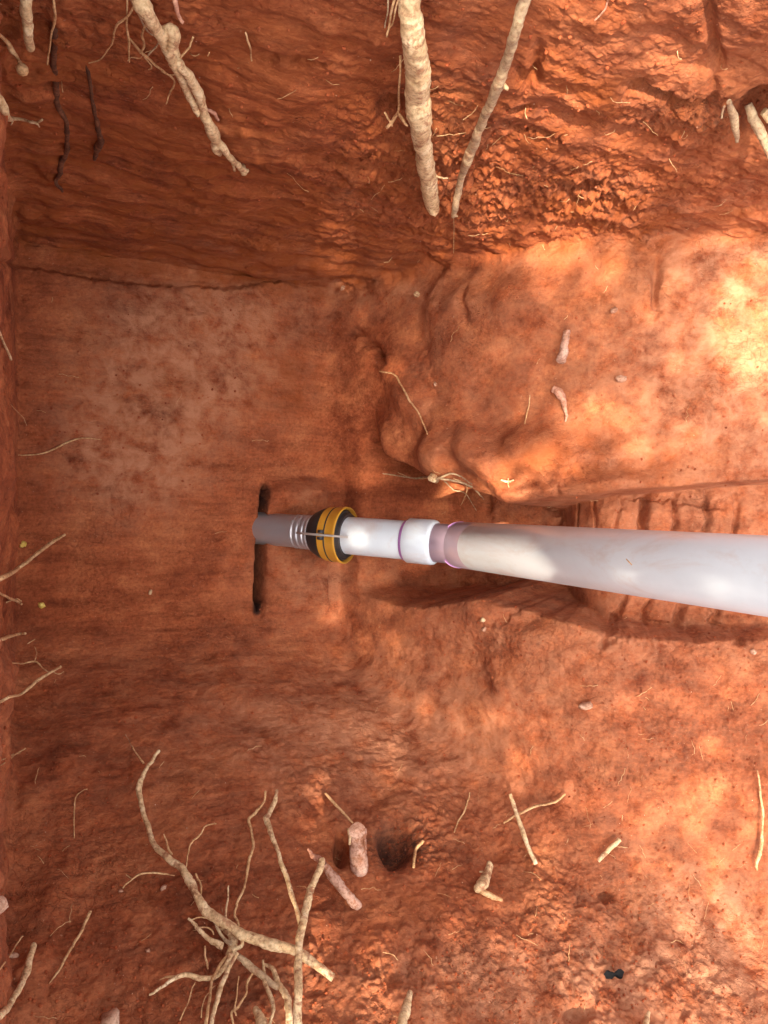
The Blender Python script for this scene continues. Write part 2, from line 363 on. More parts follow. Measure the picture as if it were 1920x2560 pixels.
# the level ground round the pit, out to the horizon
A = 360; rad = [0]+[.03, .08, .15, .3, .5, .8, 1.3, 2.2, 4, 8, 16, 40, 120]
rim = np.zeros(A)
for i in range(A):
    t_ = 2*math.pi*i/A; ph = math.radians(89.3); pp, qq = ph*math.cos(t_), ph*math.sin(t_)
    ii = int(round((pp+math.pi/2)/math.pi*(N-1))); jj = int(round((qq+math.pi/2)/math.pi*(N-1)))
    rim[i] = math.hypot(P2[jj, ii, 0]-C0[0], P2[jj, ii, 1]-C0[1])
gv = []; gf = []
for k, rr in enumerate(rad):
    for i in range(A):
        t_ = 2*math.pi*i/A; R_ = rim[i]-.004+rr
        R_ = R_*(1-min(1, rr/8))+(rr+3)*min(1, rr/8)
        h = 2.072+.025*min(1, rr*6)*(1+math.sin(i*.7+k)*.6+math.sin(i*1.9+k*2.3)*.5)
        gv.append((C0[0]+R_*math.cos(t_), C0[1]+R_*math.sin(t_), h))
for k in range(len(rad)-1):
    for i in range(A):
        j = (i+1) % A; gf.append((k*A+i, (k+1)*A+i, (k+1)*A+j, k*A+j))
gr = mesh_obj('ground', gv, gf, M_crumb); tag(gr, kind='structure', label='trampled red earth around the mouth of the pit', cat='ground')

bvh = BVHTree.FromPolygons([tuple(v) for v in VV.tolist()], quads.tolist())
CAM = Vector((0, 0, CAMZ))
def hit(px, py):
    d = raydir(px, py); loc, nor, i_, dist = bvh.ray_cast(CAM, d.normalized())
    if loc is None: return None, None, 2.0
    if (nor.dot(d) > 0): nor = -nor
    return loc, nor, dist/d.length
# ------------------------------------------------------------------ roots
def catmull(pts, n):
    out = []; P_ = [pts[0]]+list(pts)+[pts[-1]]
    for i in range(1, len(P_)-2):
        a, b, c, d = [np.array(x, float) for x in P_[i-1:i+3]]
        for k in range(n):
            t = k/n; out.append(.5*((2*b)+(-a+c)*t+(2*a-5*b+4*c-d)*t*t+(-a+3*b-3*c+d)*t**3))
    out.append(np.array(pts[-1], float)); return out
def tube(pts, rads, seg=9, knob=.12, seed=0, sharp_end=False):
    rr = random.Random(seed); n = len(pts); pts = [Vector(p_) for p_ in pts]
    if max(rads) > .006 and n > 3:                      # thick ones get a finer, knottier skin
        a = catmull([(*p_, r_) for p_, r_ in zip(pts, rads)], 4)
        pts = [Vector(x_[:3]) for x_ in a]; rads = [max(x_[3], .0008) for x_ in a]; seg = 20; n = len(pts)
    ph = [rr.uniform(0, 6.28) for _ in range(6)]; V0 = np.zeros((n, seg, 3)); Dn = np.zeros((n, seg, 3)); prev = None
    for i in range(n):
        t = (pts[min(i+1, n-1)]-pts[max(i-1, 0)]).normalized()
        a = t.orthogonal().normalized() if prev is None else (prev-t*prev.dot(t)).normalized()
        prev = a; b = t.cross(a)
        for s in range(seg):
            an = 2*math.pi*s/seg; d = a*math.cos(an)+b*math.sin(an)
            k = 1+(knob*(math.sin(i*.83+ph[0]+2*an)*.4+math.sin(i*.37+ph[1])*.7+rr.uniform(-.2, .2)) if seg < 20 else 0)
            V0[i, s] = pts[i]+d*rads[i]*k; Dn[i, s] = d[:]
    if seg == 20:
        rm = np.array(rads)[:, None]
        m1 = perlin(V0+seed, (18,)*3, seed); m2 = perlin(V0+seed, (48,)*3, seed+3); m3 = perlin(V0, (120,)*3, seed+9)
        V0 = V0+Dn*(rm*(knob*2.6*m1+knob*1.5*m2)+np.minimum(rm*.14, .003)*m3)[..., None]
    vs = [Vector(v_) for v_ in V0.reshape(-1, 3).tolist()]; fs = []
    for i in range(n-1):
        for s in range(seg):
            s2 = (s+1) % seg; fs.append((i*seg+s, i*seg+s2, (i+1)*seg+s2, (i+1)*seg+s))
    for e, o in ((0, -1), (n-1, 1)):
        t = (pts[e]-pts[e-o]).normalized()
        c = len(vs); vs.append(pts[e]+t*rads[e]*.2)
        for s in range(seg):
            s2 = (s+1) % seg; fs.append((e*seg+s, e*seg+s2, c) if o > 0 else (e*seg+s2, e*seg+s, c))
    return vs, fs
_rs = [0]
def root_mesh(name, pts, mat, lift0=.3, lift1=.3, wig=.0, parent=None, knob=.12, sub=None, n=5, rel=True):
    """pts: (px, py, width_px) on the photograph; lift: height above the soil (metres if rel False, else in root radii added)"""
    _rs[0] += 1; sd = _rs[0]; rr = random.Random(sd*7)
    sp = catmull(pts, n); L = len(sp); hs = []
    for i, s in enumerate(sp):
        j = wig*math.sin(i*.9+sd)*.6+wig*rr.uniform(-.5, .5)
        s[0] += j; s[1] += wig*rr.uniform(-.4, .4); hs.append(hit(s[0], s[1])[2])
    # smooth depth so the root bridges hollows
    hs = np.array(hs); k = max(1, L//6)
    sm = np.array([np.median(hs[max(0, i-k):i+k+1]) for i in range(L)])
    sm = np.array([sm[max(0, i-2):i+3].mean() for i in range(L)])
    P_ = []; R_ = []
    for i, s in enumerate(sp):
        t = i/max(1, L-1); wd = min(sm[i], hs[i]) if not parent and L < 4 else sm[i]
        lf = lift0*(1-t)+lift1*t; r_ = max(.5, s[2])*.5*wd/F
        wd -= lf+r_*.5; r_ = max(.6, s[2])*.5*wd/F
        P_.append(at(s[0], s[1], wd)); R_.append(r_)
    v, f = tube(P_, R_, 10 if max(R_) > .008 else 6, knob, sd)
    o = mesh_obj(name, v, f, mat, parent)
    o.data.polygons.foreach_set('use_smooth', [len(q_.vertices) != 3 for q_ in o.data.polygons]); return o
def z1(l): return [(x/1.728, y/1.728, w_/1.728) for x, y, w_ in l]
def z2(l): return [(960+x/1.728, y/1.728, w_/1.728) for x, y, w_ in l]
def z3(l): return [(x/1.728, 640+y/1.728, w_/1.728) for x, y, w_ in l]
def z4(l): return [(960+x/1.728, 640+y/1.728, w_/1.728) for x, y, w_ in l]
def z5(l): return [(x/1.728, 1280+y/1.728, w_/1.728) for x, y, w_ in l]
def z6(l): return [(960+x/1.728, 1280+y/1.728, w_/1.728) for x, y, w_ in l]
def z7(l): return [(x/1.728, 1920+y/1.728, w_/1.728*.88) for x, y, w_ in l]
def z8(l): return [(960+x/1.728, 1920+y/1.728, w_/1.728) for x, y, w_ in l]
def root(label, pts, mat, l0=.02, l1=.02, kids=(), group=None, wig=1.2, knob=.12, name='root', kind_name='root'):
    o = root_mesh(name, pts, mat, l0, l1, wig, None, knob)
    tag(o, label, 'root', group)
    for kd in kids:
        kp, km = kd[0], kd[1]; a, b = (kd[2], kd[3]) if len(kd) > 3 else ((l0+l1)/2, (l0+l1)/2)
        kn = kd[4] if len(kd) > 4 else 'rootlet'
        root_mesh(kn, kp, km, a, b, 1.6, o, .14)
    return o
GF, GN, GL = 'severed roots hanging on the dark upper wall', 'roots sticking out of the lower bank', 'roots poking in from the left edge'
# upper wall
root('short thick white root stub hanging at the top left corner', z1([(112, -30, 46), (115, 60, 46), (120, 140, 42), (130, 205, 36)]), M_cream, .05, .09, group=GF)
o = root('thin root ending in a round pale nodule at the upper left edge', z1([(-20, 135, 12), (25, 175, 16), (50, 215, 26), (72, 245, 16), (85, 270, 18)]), M_tan, .03, .05, group=GF)
NODULE = (o, 95/1.728, 300/1.728, 27/1.728)
root('pale forked root tip curling in below the round nodule', z1([(-25, 400, 45), (8, 450, 40), (35, 510, 24), (65, 512, 14), (105, 518, 12), (150, 530, 10), (185, 517, 7)]), M_cream, .02, .06,
     [(z1([(140, 525, 9), (165, 540, 7), (172, 548, 5)]), M_cream), (z1([(60, 512, 9), (45, 540, 7)]), M_cream)], GF)
root('long dark brown root running down the wall at top left', z1([(255, -30, 34), (240, 80, 30), (233, 200, 26), (237, 330, 26), (250, 450, 24), (290, 545, 22), (285, 640, 22), (262, 730, 24), (243, 785, 16), (270, 828, 8)]), M_darkroot, -.004, .003, group=GF, wig=3)
root('shorter dark twisted root right of the long dark one', z1([(368, 170, 14), (375, 280, 20), (395, 400, 16), (412, 500, 20), (433, 590, 26), (420, 650, 26), (405, 690, 14)]), M_darkroot, -.004, .003, group=GF, wig=3)
root('thin tan root strand beside the top of the long dark root', z1([(228, -20, 12), (238, 70, 12), (222, 150, 9), (212, 220, 8), (205, 280, 6)]), M_tan, .03, .03, group=GF)
EK = [
 (z1([(752, -30, 22), (762, 40, 22), (790, 100, 16)]), M_pink, .06, .07),
 (z1([(700, 150, 50), (735, 125, 46), (750, 150, 54), (745, 215, 44)]), M_cream, .09, .10, 'knot'),
 (z1([(742, 190, 44), (770, 270, 46), (815, 330, 44), (855, 400, 42), (880, 490, 40), (918, 575, 44), (955, 630, 38), (1000, 685, 28), (1045, 728, 26), (1066, 738, 20)]), M_cream, .11, .07, 'strand'),
 (z1([(925, 590, 26), (935, 640, 36), (948, 668, 22)]), M_cream, .09, .07),
 (z1([(1000, 690, 16), (1015, 735, 14)]), M_cream, .07, .05),
 (z1([(1045, 720, 26), (1055, 745, 26)]), M_cream, .07, .06),
 (z1([(835, 160, 8), (815, 205, 10), (780, 250, 10)]), M_tan, .08, .09),
 (z1([(885, 470, 16), (925, 490, 16), (942, 520, 12)]), M_pink, .08, .07),
 (z1([(550, -20, 9), (548, 90, 9), (556, 190, 10), (560, 268, 6)]), M_tan, .05, .06),
 (z1([(558, 165, 9), (600, 215, 11), (650, 262, 11), (700, 305, 10), (752, 345, 9), (735, 400, 7), (715, 450, 5)]), M_tan, .05, .05),
 (z1([(600, -10, 8), (560, 60, 10), (505, 110, 10), (480, 190, 8), (440, 250, 6), (385, 272, 4)]), M_tan, .06, .03),
 (z1([(645, 80, 9), (612, 150, 10), (625, 190, 10), (605, 230, 8)]), M_tan, .07, .06),
 (z1([(600, 60, 8), (640, 140, 8), (690, 170, 8), (640, 240, 8)]), M_grey, .07, .06),
 (z1([(625, 245, 6), (655, 290, 6), (640, 300, 5)]), M_tan, .05, .05),
 (z1([(700, 310, 6), (735, 325, 6), (760, 320, 5)]), M_tan, .05, .05)]
root('thick cream root of two twisted strands slanting across the upper left wall', z1([(590, -40, 86), (625, 40, 72), (665, 110, 60), (705, 175, 48), (745, 265, 44), (785, 340, 36), (815, 410, 34), (845, 470, 30), (858, 500, 16)]), M_cream, .10, .10, EK, GF, knob=.1)
root('tiny pale root tip right of the twisted cream root', z1([(1060, 140, 8), (1070, 175, 9), (1082, 215, 9), (1088, 265, 7)]), M_tan, .02, .03, group=GF)
root('thickest straight cream root hanging down the upper wall', z2([(108, -40, 100), (112, 60, 98), (122, 140, 94), (135, 230, 98), (145, 320, 104), (146, 400, 106), (148, 470, 110), (156, 530, 92), (166, 610, 80), (178, 700, 74), (192, 790, 72), (202, 860, 66), (210, 895, 54), (213, 908, 46)]), M_cream, .12, .05,
     [(z2([(212, 880, 22), (219, 915, 18), (222, 935, 8)]), M_tan, .05, .05, 'splinter'), (z2([(195, 880, 20), (198, 912, 14)]), M_tan, .05, .05, 'splinter'), (z2([(215, 755, 9), (245, 768, 9), (275, 770, 7)]), M_cream), (z2([(72, 240, 10), (68, 350, 10), (62, 470, 12), (40, 520, 14), (10, 552, 12)]), M_tan),
      (z2([(62, 490, 14), (90, 530, 12), (100, 545, 9)]), M_tan), (z2([(2, 485, 8), (20, 515, 8), (35, 545, 8)]), M_tan),
      (z2([(45, -10, 12), (30, 60, 12), (12, 160, 8)]), M_tan), (z2([(62, -10, 10), (40, 90, 8), (25, 120, 6)]), M_tan), (z2([(20, -10, 8), (12, 60, 7), (4, 120, 5)]), M_grey)], GF, knob=.07)
root('slimmer half grey root slanting down toward the thick straight root', z2([(618, -40, 58), (600, 20, 52), (578, 100, 46), (556, 180, 44), (525, 280, 46), (500, 350, 50), (468, 430, 42), (440, 490, 40), (410, 560, 40), (388, 620, 42), (362, 690, 42), (340, 750, 32), (322, 820, 30), (308, 895, 28), (300, 935, 16)]), M_grey, .12, .05,
     [(z2([(505, 360, 26), (535, 385, 14)]), M_cream), (z2([(300, 930, 16), (318, 935, 8)]), M_cream)], GF, knob=.08)
root('short thin curved pink root at the top edge right of centre', z2([(968, -10, 9), (960, 25, 9), (940, 60, 9), (910, 88, 7)]), M_pink, .03, .02, group=GF)
root('short drooping root in the dark hollow at right edge of upper wall', z2([(1490, 440, 20), (1508, 500, 34), (1520, 560, 30), (1525, 615, 14)]), M_grey, .04, .05, [(z2([(1470, 460, 10), (1455, 510, 8)]), M_grey)], GF)
root('root bending out of frame from the hollow at the upper right edge', z2([(1575, 450, 26), (1595, 510, 38), (1620, 560, 40), (1645, 610, 34), (1665, 680, 24)]), M_grey, .05, .06, [(z2([(1640, 480, 34), (1670, 520, 36)]), M_cream)], GF)
root('hair thin straight rootlet hanging below the slimmer root', z2([(300, 935, 3), (302, 1010, 3), (300, 1095, 2.5)]), M_tan, .03, .02, group=GF, wig=.3)
# floor, ramp
GM = 'thin roots lying on the floor and ramp'
root('pale straight twig tip at the left edge above the floor', z3([(-10, 310, 11), (22, 385, 12), (48, 448, 12)]), M_cream, .10, .10, group=GL)
root('long hair thin root lying across the left floor', z3([(45, 860, 5), (120, 860, 6), (200, 848, 7), (270, 815, 8), (350, 787, 7), (440, 795, 4)]), M_tan, .002, .002, group=GM)
root('thin bent root dangling over the ridge above the pipe coupling', z4([(-20, 498, 6), (45, 513, 8), (75, 560, 8), (105, 615, 8), (150, 680, 7), (172, 730, 6), (188, 770, 5)]), M_tan, .02, .03, group=GM)
root('short faint root hanging on the ramp below the pink peg', z4([(632, 600, 5), (622, 660, 6), (608, 725, 4)]), M_tan, .01, .01, group=GM)
root('pinkish peg shaped root stub standing on the ramp edge', z4([(790, 325, 34), (782, 375, 34), (775, 420, 38), (765, 452, 46)]), M_stub, .01, .03, group=GM, knob=.08)
root('crooked pinkish root stub curved into the ramp soil', z4([(728, 572, 28), (755, 590, 34), (775, 630, 26), (786, 680, 18), (785, 715, 10)]), M_pink, .012, .006, group=GM)
root('fibrous rootlets tangled along the ridge above the pipe', z4([(-10, 938, 6), (60, 950, 6), (130, 960, 7), (200, 955, 10), (260, 965, 10), (320, 975, 9), (390, 1005, 8), (430, 1050, 5)]), M_grey, .02, .02,
     [(z4([(200, 950, 24), (212, 958, 34), (228, 970, 22)]), M_cream, .03, .03, 'nodule'), (z4([(60, 935, 4), (120, 958, 4), (190, 962, 4)]), M_tan), (z4([(230, 965, 10), (300, 940, 8), (380, 985, 5)]), M_grey),
      (z4([(260, 970, 6), (300, 1010, 5), (350, 1025, 4), (400, 1100, 3)]), M_grey), (z4([(300, 960, 5), (360, 1000, 5), (330, 1080, 3)]), M_tan), (z4([(505, 968, 9), (535, 975, 11), (560, 968, 7)]), M_cream), (z4([(535, 960, 5), (540, 1000, 5)]), M_tan)], GM, wig=2)
# left edge
root('straight pale root tip slanting up from the left edge', z5([(-30, 305, 22), (40, 268, 20), (95, 232, 18), (140, 195, 18), (190, 155, 17), (240, 120, 16), (280, 98, 12)]), M_tan, .45, .62, group=GL)
root('short thin forked root at the left edge below the slanting one', z5([(-20, 340, 12), (30, 368, 13), (60, 380, 12), (95, 398, 9)]), M_tan, .12, .18, [(z5([(30, 390, 6), (70, 375, 7), (92, 385, 5)]), M_tan)], GL)
root('short pale root tip pointing level from the left edge', z5([(-20, 560, 16), (30, 542, 16), (70, 530, 14), (110, 524, 10)]), M_tan, .2, .3, group=GL)
root('pale wavy root tip with fine side hairs at the left edge', z5([(-20, 830, 14), (40, 800, 14), (90, 788, 13), (130, 755, 13), (170, 722, 14), (215, 695, 13), (262, 668, 10)]), M_tan, .35, .5,
     [(z5([(210, 695, 6), (180, 670, 6), (150, 645, 7), (100, 655, 6), (55, 652, 5)]), M_tan), (z5([(150, 645, 5), (158, 615, 4), (150, 580, 3)]), M_tan), (z5([(225, 690, 4), (255, 700, 4), (275, 690, 3)]), M_tan),
      (z5([(120, 570, 4), (150, 550, 4)]), M_tan)], GL)
root('faint rootlet spray low on the left edge', z5([(-5, 1100, 6), (50, 1060, 6), (110, 1020, 5)]), M_tan, .01, .02, [(z5([(0, 1075, 5), (60, 1045, 5)]), M_tan), (z5([(20, 1060, 4), (90, 1040, 4)]), M_tan)], GL)
# near bank
BK = [(z7([(572, -95, 8), (590, -60, 8), (622, -20, 10)]), M_tan), (z7([(545, -145, 3), (560, -110, 3), (575, -90, 4)]), M_grey),
 (z7([(708, 285, 7), (722, 330, 11), (740, 375, 12)]), M_tan), (z7([(800, 440, 6), (812, 380, 8), (822, 330, 9), (862, 290, 9), (890, 250, 8), (935, 240, 6)]), M_tan),
 (z7([(755, 465, 6), (690, 455, 8), (620, 455, 9), (570, 480, 8), (530, 520, 6)]), M_tan), (z7([(570, 480, 5), (545, 460, 4)]), M_tan),
 (z7([(845, 455, 8), (865, 500, 10), (870, 560, 10), (885, 610, 10)]), M_tan),
 (z7([(988, 508, 7), (982, 570, 11), (975, 650, 14)]), M_cream),
 (z7([(1148, 100, 12), (1135, 155, 14), (1100, 195, 14), (1075, 225, 15), (1088, 290, 15), (1092, 345, 15), (1070, 420, 15), (1062, 490, 13), (1040, 550, 14), (1020, 600, 12), (1015, 640, 12), (1032, 680, 12), (1025, 715, 12)]), M_tan, .05, .05, 'strand'),
 (z7([(815, 650, 10), (845, 680, 16), (880, 720, 22), (920, 750, 26), (965, 770, 28)]), M_cream),
 (z7([(815, 660, 6), (860, 645, 7), (900, 650, 7)]), M_tan), (z7([(860, 690, 8), (900, 690, 7), (925, 720, 6)]), M_tan),
 (z7([(960, 680, 34), (1000, 720, 40), (1010, 770, 50), (985, 815, 38)]), M_cream, .04, .03, 'knot'),
 (z7([(930, 660, 18), (960, 730, 18), (1000, 760, 20)]), M_grey), (z7([(1045, 730, 18), (1040, 770, 18), (1000, 790, 22)]), M_cream),
 (z7([(1000, 800, 26), (970, 860, 24), (930, 900, 22), (870, 910, 22), (810, 893, 20), (760, 905, 18), (715, 935, 16), (680, 960, 14), (645, 980, 9)]), M_cream, .05, .07),
 (z7([(760, 902, 10), (720, 903, 9), (688, 915, 6)]), M_tan),
 (z7([(1025, 800, 24), (990, 860, 24), (960, 930, 25), (935, 1010, 26), (915, 1090, 26), (905, 1140, 26)]), M_cream, .06, .09),
 (z7([(985, 810, 16), (945, 860, 16), (915, 920, 16), (905, 1000, 17), (888, 1110, 17)]), M_tan, .05, .07),
 (z7([(1030, 810, 30), (1070, 845, 36), (1110, 880, 36), (1160, 920, 30), (1200, 950, 28)]), M_grey),
 (z7([(1138, 830, 12), (1140, 890, 20), (1155, 960, 22), (1180, 1020, 22), (1175, 1070, 20), (1160, 1130, 18)]), M_cream, .05, .07),
 (z7([(1140, 850, 14), (1180, 870, 20), (1200, 930, 28), (1235, 980, 36), (1248, 1050, 38), (1250, 1140, 40)]), M_cream, .04, .07),
 (z7([(1095, 880, 12), (1070, 925, 12), (1060, 980, 12), (1030, 1030, 14), (1000, 1060, 12), (1010, 1120, 12)]), M_tan, .04, .05),
 (z7([(1030, 900, 7), (1025, 960, 8), (1015, 1030, 9), (1020, 1070, 8)]), M_tan),
 (z7([(885, 770, 9), (888, 820, 10), (900, 870, 9)]), M_tan), (z7([(842, 925, 6), (815, 1000, 7), (780, 1090, 6)]), M_tan), (z7([(930, 940, 6), (880, 1000, 5), (870, 1080, 5)]), M_tan)]
root('long branching cream root with tangled side roots crossing the lower left bank', z7([(685, -75, 16), (660, -35, 18), (635, 0, 20), (602, 70, 30), (605, 130, 24), (625, 210, 24), (645, 270, 24), (662, 325, 26), (700, 365, 30), (745, 405, 32), (790, 440, 40), (825, 500, 40), (855, 560, 40), (885, 610, 44), (930, 645, 46), (985, 680, 48), (1050, 720, 50), (1120, 745, 50), (1190, 768, 48), (1265, 785, 46), (1330, 825, 44), (1385, 865, 40), (1440, 905, 36)]), M_cream, .03, .08, BK, GN, knob=.1)
root('straight thin cream root leaning up from behind the front root', z7([(1196, 95, 16), (1185, 150, 20), (1160, 200, 22), (1152, 225, 28), (1175, 290, 24), (1200, 360, 24), (1230, 450, 24), (1262, 550, 24), (1290, 640, 22), (1300, 680, 18)]), M_cream, .06, .10, group=GN)
root('smooth upright cream root rising in front of the crossing root', z7([(1390, 395, 30), (1385, 430, 34), (1360, 480, 34), (1335, 550, 36), (1315, 640, 38), (1297, 720, 38), (1288, 810, 38), (1288, 900, 40), (1288, 1000, 42), (1282, 1150, 46)]), M_cream, .10, .16,
     [(z7([(1330, 350, 10), (1352, 380, 24), (1380, 395, 34), (1395, 405, 34)]), M_pink, .09, .10)], GN, knob=.06)
root('broken pinkish root end slanting down beside the upright cream root', z7([(1398, 415, 30), (1435, 465, 44), (1475, 515, 46), (1510, 560, 46), (1545, 595, 44)]), M_stub, .07, .01, group=GN, knob=.07)
root('stout sawn pink root stub standing in a dark hollow of the bank', z7([(1542, 268, 80), (1545, 310, 82), (1548, 370, 84), (1552, 440, 84), (1556, 490, 70)]), M_stub, .10, -.05, [(z7([(1505, 260, 10), (1510, 300, 14), (1512, 330, 10)]), M_cream, .1, .1, 'splinter'), (z7([(1580, 262, 12), (1575, 300, 18), (1580, 350, 12)]), M_stub, .09, .08, 'splinter')], GN, knob=.02)
root('thin straight pale twig leaning toward the stout pink stub', z7([(1404, 108, 12), (1440, 148, 13), (1480, 190, 13), (1525, 238, 9)]), M_tan, .03, .03, group=GN, wig=.5)
root('cream curved root leaving the bottom left corner', z7([(145, 765, 30), (130, 820, 32), (112, 890, 34), (90, 940, 30), (55, 1000, 30), (20, 1050, 32), (-20, 1090, 32)]), M_cream, .06, .14, group=GN)
root('thin tan twig slanting on the lower left soil', z7([(390, 618, 18), (370, 665, 15), (335, 735, 14), (300, 790, 16), (270, 845, 14), (245, 888, 10), (210, 932, 4)]), M_tan, .012, .012, group=GN)
root('faint thin tan twig left of the cream corner root', z7([(98, 725, 7), (60, 780, 9), (25, 835, 9), (-10, 880, 8)]), M_tan, .02, .04, group=GN)
root('hair thin arched rootlet high on the lower left bank', z7([(378, 90, 5), (345, 105, 6), (325, 135, 7), (320, 210, 7), (320, 320, 5)]), M_tan, .015, .01, group=GN)
root('straight cream twig lying tilted right of centre on the bank', z8([(545, 112, 14), (565, 175, 17), (595, 260, 19), (625, 345, 18), (656, 415, 16)]), M_cream, .03, .03, group=GN, wig=.6)
root('thin curved twig crossing behind the straight cream twig', z8([(518, 238, 8), (560, 210, 10), (605, 188, 11), (655, 165, 11), (710, 155, 11), (750, 140, 10), (782, 112, 8)]), M_tan, .015, .02, group=GN)
root('hair thin rootlet left of the crossed twigs', z8([(370, 105, 5), (362, 145, 7), (340, 200, 7), (315, 240, 7), (305, 278, 5)]), M_tan, .01, .01, group=GN)
root('short straight pale twig right of the crossed twigs', z8([(1018, 308, 20), (985, 340, 19), (950, 375, 18), (925, 402, 14)]), M_cream, .02, .02, group=GN, wig=.5)
root('bright forked root stub shaped like a letter L on the bank', z8([(460, 412, 30), (450, 440, 32), (438, 475, 38), (420, 508, 44), (398, 528, 30)]), M_cream, .04, .02, [(z8([(415, 525, 22), (445, 545, 24), (480, 560, 24), (510, 572, 18)]), M_tan, .02, .01), (z8([(440, 450, 10), (412, 448, 6)]), M_cream)], GN)
root('small hooked tan root beside the dark hollow', z8([(172, 313, 12), (150, 335, 15), (132, 370, 15), (130, 430, 12)]), M_tan, .04, .03, group=GN)
root('long thin upright root at the right edge of the bank', z8([(1612, 10, 7), (1625, 100, 9), (1636, 200, 10), (1632, 290, 12), (1625, 360, 17), (1612, 400, 14), (1608, 440, 10)]), M_tan, .02, .02, group=GN)
root('cream root stub rising at the bottom edge left of centre', z8([(112, 968, 20), (100, 1020, 34), (85, 1075, 44), (70, 1140, 50)]), M_cream, .04, .08, group=GN)
root('pale root tip at the bottom edge right of centre', z8([(1143, 1055, 16), (1135, 1085, 24), (1120, 1140, 28)]), M_cream, .03, .05, group=GN)
root('blunt white root end at the bottom edge beside the upright root', z7([(1105, 1040, 30), (1120, 1075, 50), (1140, 1140, 70)]), M_cream, .04, .07, group=GN)

# ------------------------------------------------------------------ stones, buds, scraps
def blobmesh(c, r_, seed, sq=(1, 1, 1), amp=.55, sub=2):
    import bmesh
    bm = bmesh.new(); bmesh.ops.create_icosphere(bm, subdivisions=sub, radius=1)
    co = np.array([v.co[:] for v in bm.verts], np.float32)
    n_ = perlin(co+seed*3.7, (1.3, 1.3, 1.3), seed)+.5*perlin(co+seed, (3, 3, 3), seed+5)
    co = co*(1+amp*n_[:, None])*np.array(sq)*r_
    fs = [tuple(v.index for v in f.verts) for f in bm.faces]; bm.free()
    Rm = Matrix.Rotation(seed*1.3, 3, 'Z') @ Matrix.Rotation(seed*.7, 3, 'X')
    return [Rm @ Vector(v)+Vector(c) for v in co.tolist()], fs
def stone(label, px, py, rp, mat=None, sq=(1, .75, .6), cat='stone', name='stone', lift=.5, group=None):
    loc, nor, wd = hit(px, py); r_ = rp*wd/F
    v, f = blobmesh(loc+nor*r_*.3*lift, r_, int(px+py) % 97, sq)
    return tag(mesh_obj(name, v, f, mat or M_stone), label, cat, group)
GS = 'small stones on the soil'
o, nx, ny, nr = NODULE
wd = hit(nx, ny)[2]-.07; v, f = blobmesh(at(nx, ny, wd), nr*wd/F, 5, (1, 1, 1), .12); mesh_obj('nodule', v, f, M_tan, o)
stone('flat pinkish stone on the right part of the bank', 1466, 1764, 20, sq=(1, .7, .5), group=GS)
stone('small bright white chip below the big pipe', 1208, 1549, 9, M_cream, group=GS)
stone('small pinkish chip just under the white chip', 1212, 1572, 8, group=GS)
stone('pale chip near the right edge under the pipe', 1883, 1630, 9, group=GS)
stone('white crumbly stone near the top of the floor', 1044, 738, 10, M_cream, group=GS)
stone('pale stone at the top of the floor left of the white crumbly one', 857, 720, 8, group=GS)
stone('flat pale stone on the lit ramp', 1552, 948, 16, sq=(1.1, .6, .5), group=GS)
stone('pair sized pale stone at the top of the lit ramp', 1535, 776, 11, group=GS)
stone('pinkish pebble under the long branching root', 408, 2221, 9, group=GS)
stone('smaller pebble left of the pinkish pebble', 301, 2228, 7, group=GS)
stone('pebble on the soil left of the tangled roots', 370, 2377, 7, group=GS)
stone('pale chip beside the cream corner root', 30, 2392, 14, sq=(1, .6, .5), group=GS)
stone('rounded orange stone cut by the bottom edge at left', 272, 2556, 26, sq=(1, .9, .8), group=GS)
stone('rounded orange lump at the left edge of the lower bank', -4, 2262, 22, sq=(.9, 1, .8), group=GS)
stone('tiny pale speck of stone on the floor left of the slot', 376, 1480, 6, M_cream, group=GS)
stone('pale pebble in the right side soil above the chase', 1088, 1480-520, 6, group=GS)
stone('round yellow bud on the floor near the left edge', 104, 1513, 8, M_ochre, (1, 1, .9), 'bud', 'bud')
stone('small ochre bud clinging to the left wall', 58, 1361, 9, M_ochre, (1, .8, .9), 'bud', 'bud')
# dark scrap of plastic
m_sc, nt_, b_ = newmat('dark_plastic'); b_.inputs['Base Color'].default_value = (.007, .006, .006, 1); b_.inputs['Roughness'].default_value = .7; b_.inputs['Specular IOR Level'].default_value = .12
loc, nor, wd = hit(1515, 2446); vs = []; fs = []; nx_, ny_ = 14, 6
ex = (at(1560, 2436, wd)-at(1475, 2448, wd))*.5; ey = (at(1515, 2430, wd)-at(1515, 2462, wd))*.55
for s in (0, 1):
    for j in range(ny_+1):
        for i in range(nx_+1):
            a, b = i/nx_*2-1, j/ny_*2-1
            b2 = b*(.75+.25*math.sin(a*9+1))*(1-.35*abs(a)**4); h = .006*math.sin(a*6+b*2)+.004*math.sin(b*5)+.007+s*-.0015
            vs.append(loc+ex*a+ey*(b2+.25*math.sin(a*3))+nor*(h-.003))
K = (nx_+1)*(ny_+1)
for j in range(ny_):
    for i in range(nx_):
        a = j*(nx_+1)+i; fs += [(a, a+1, a+nx_+2, a+nx_+1), (K+a, K+a+nx_+1, K+a+nx_+2, K+a+1)]
tag(mesh_obj('plastic_scrap', vs, fs, m_sc), 'crumpled black plastic scrap half buried in the lower right bank', 'scrap')

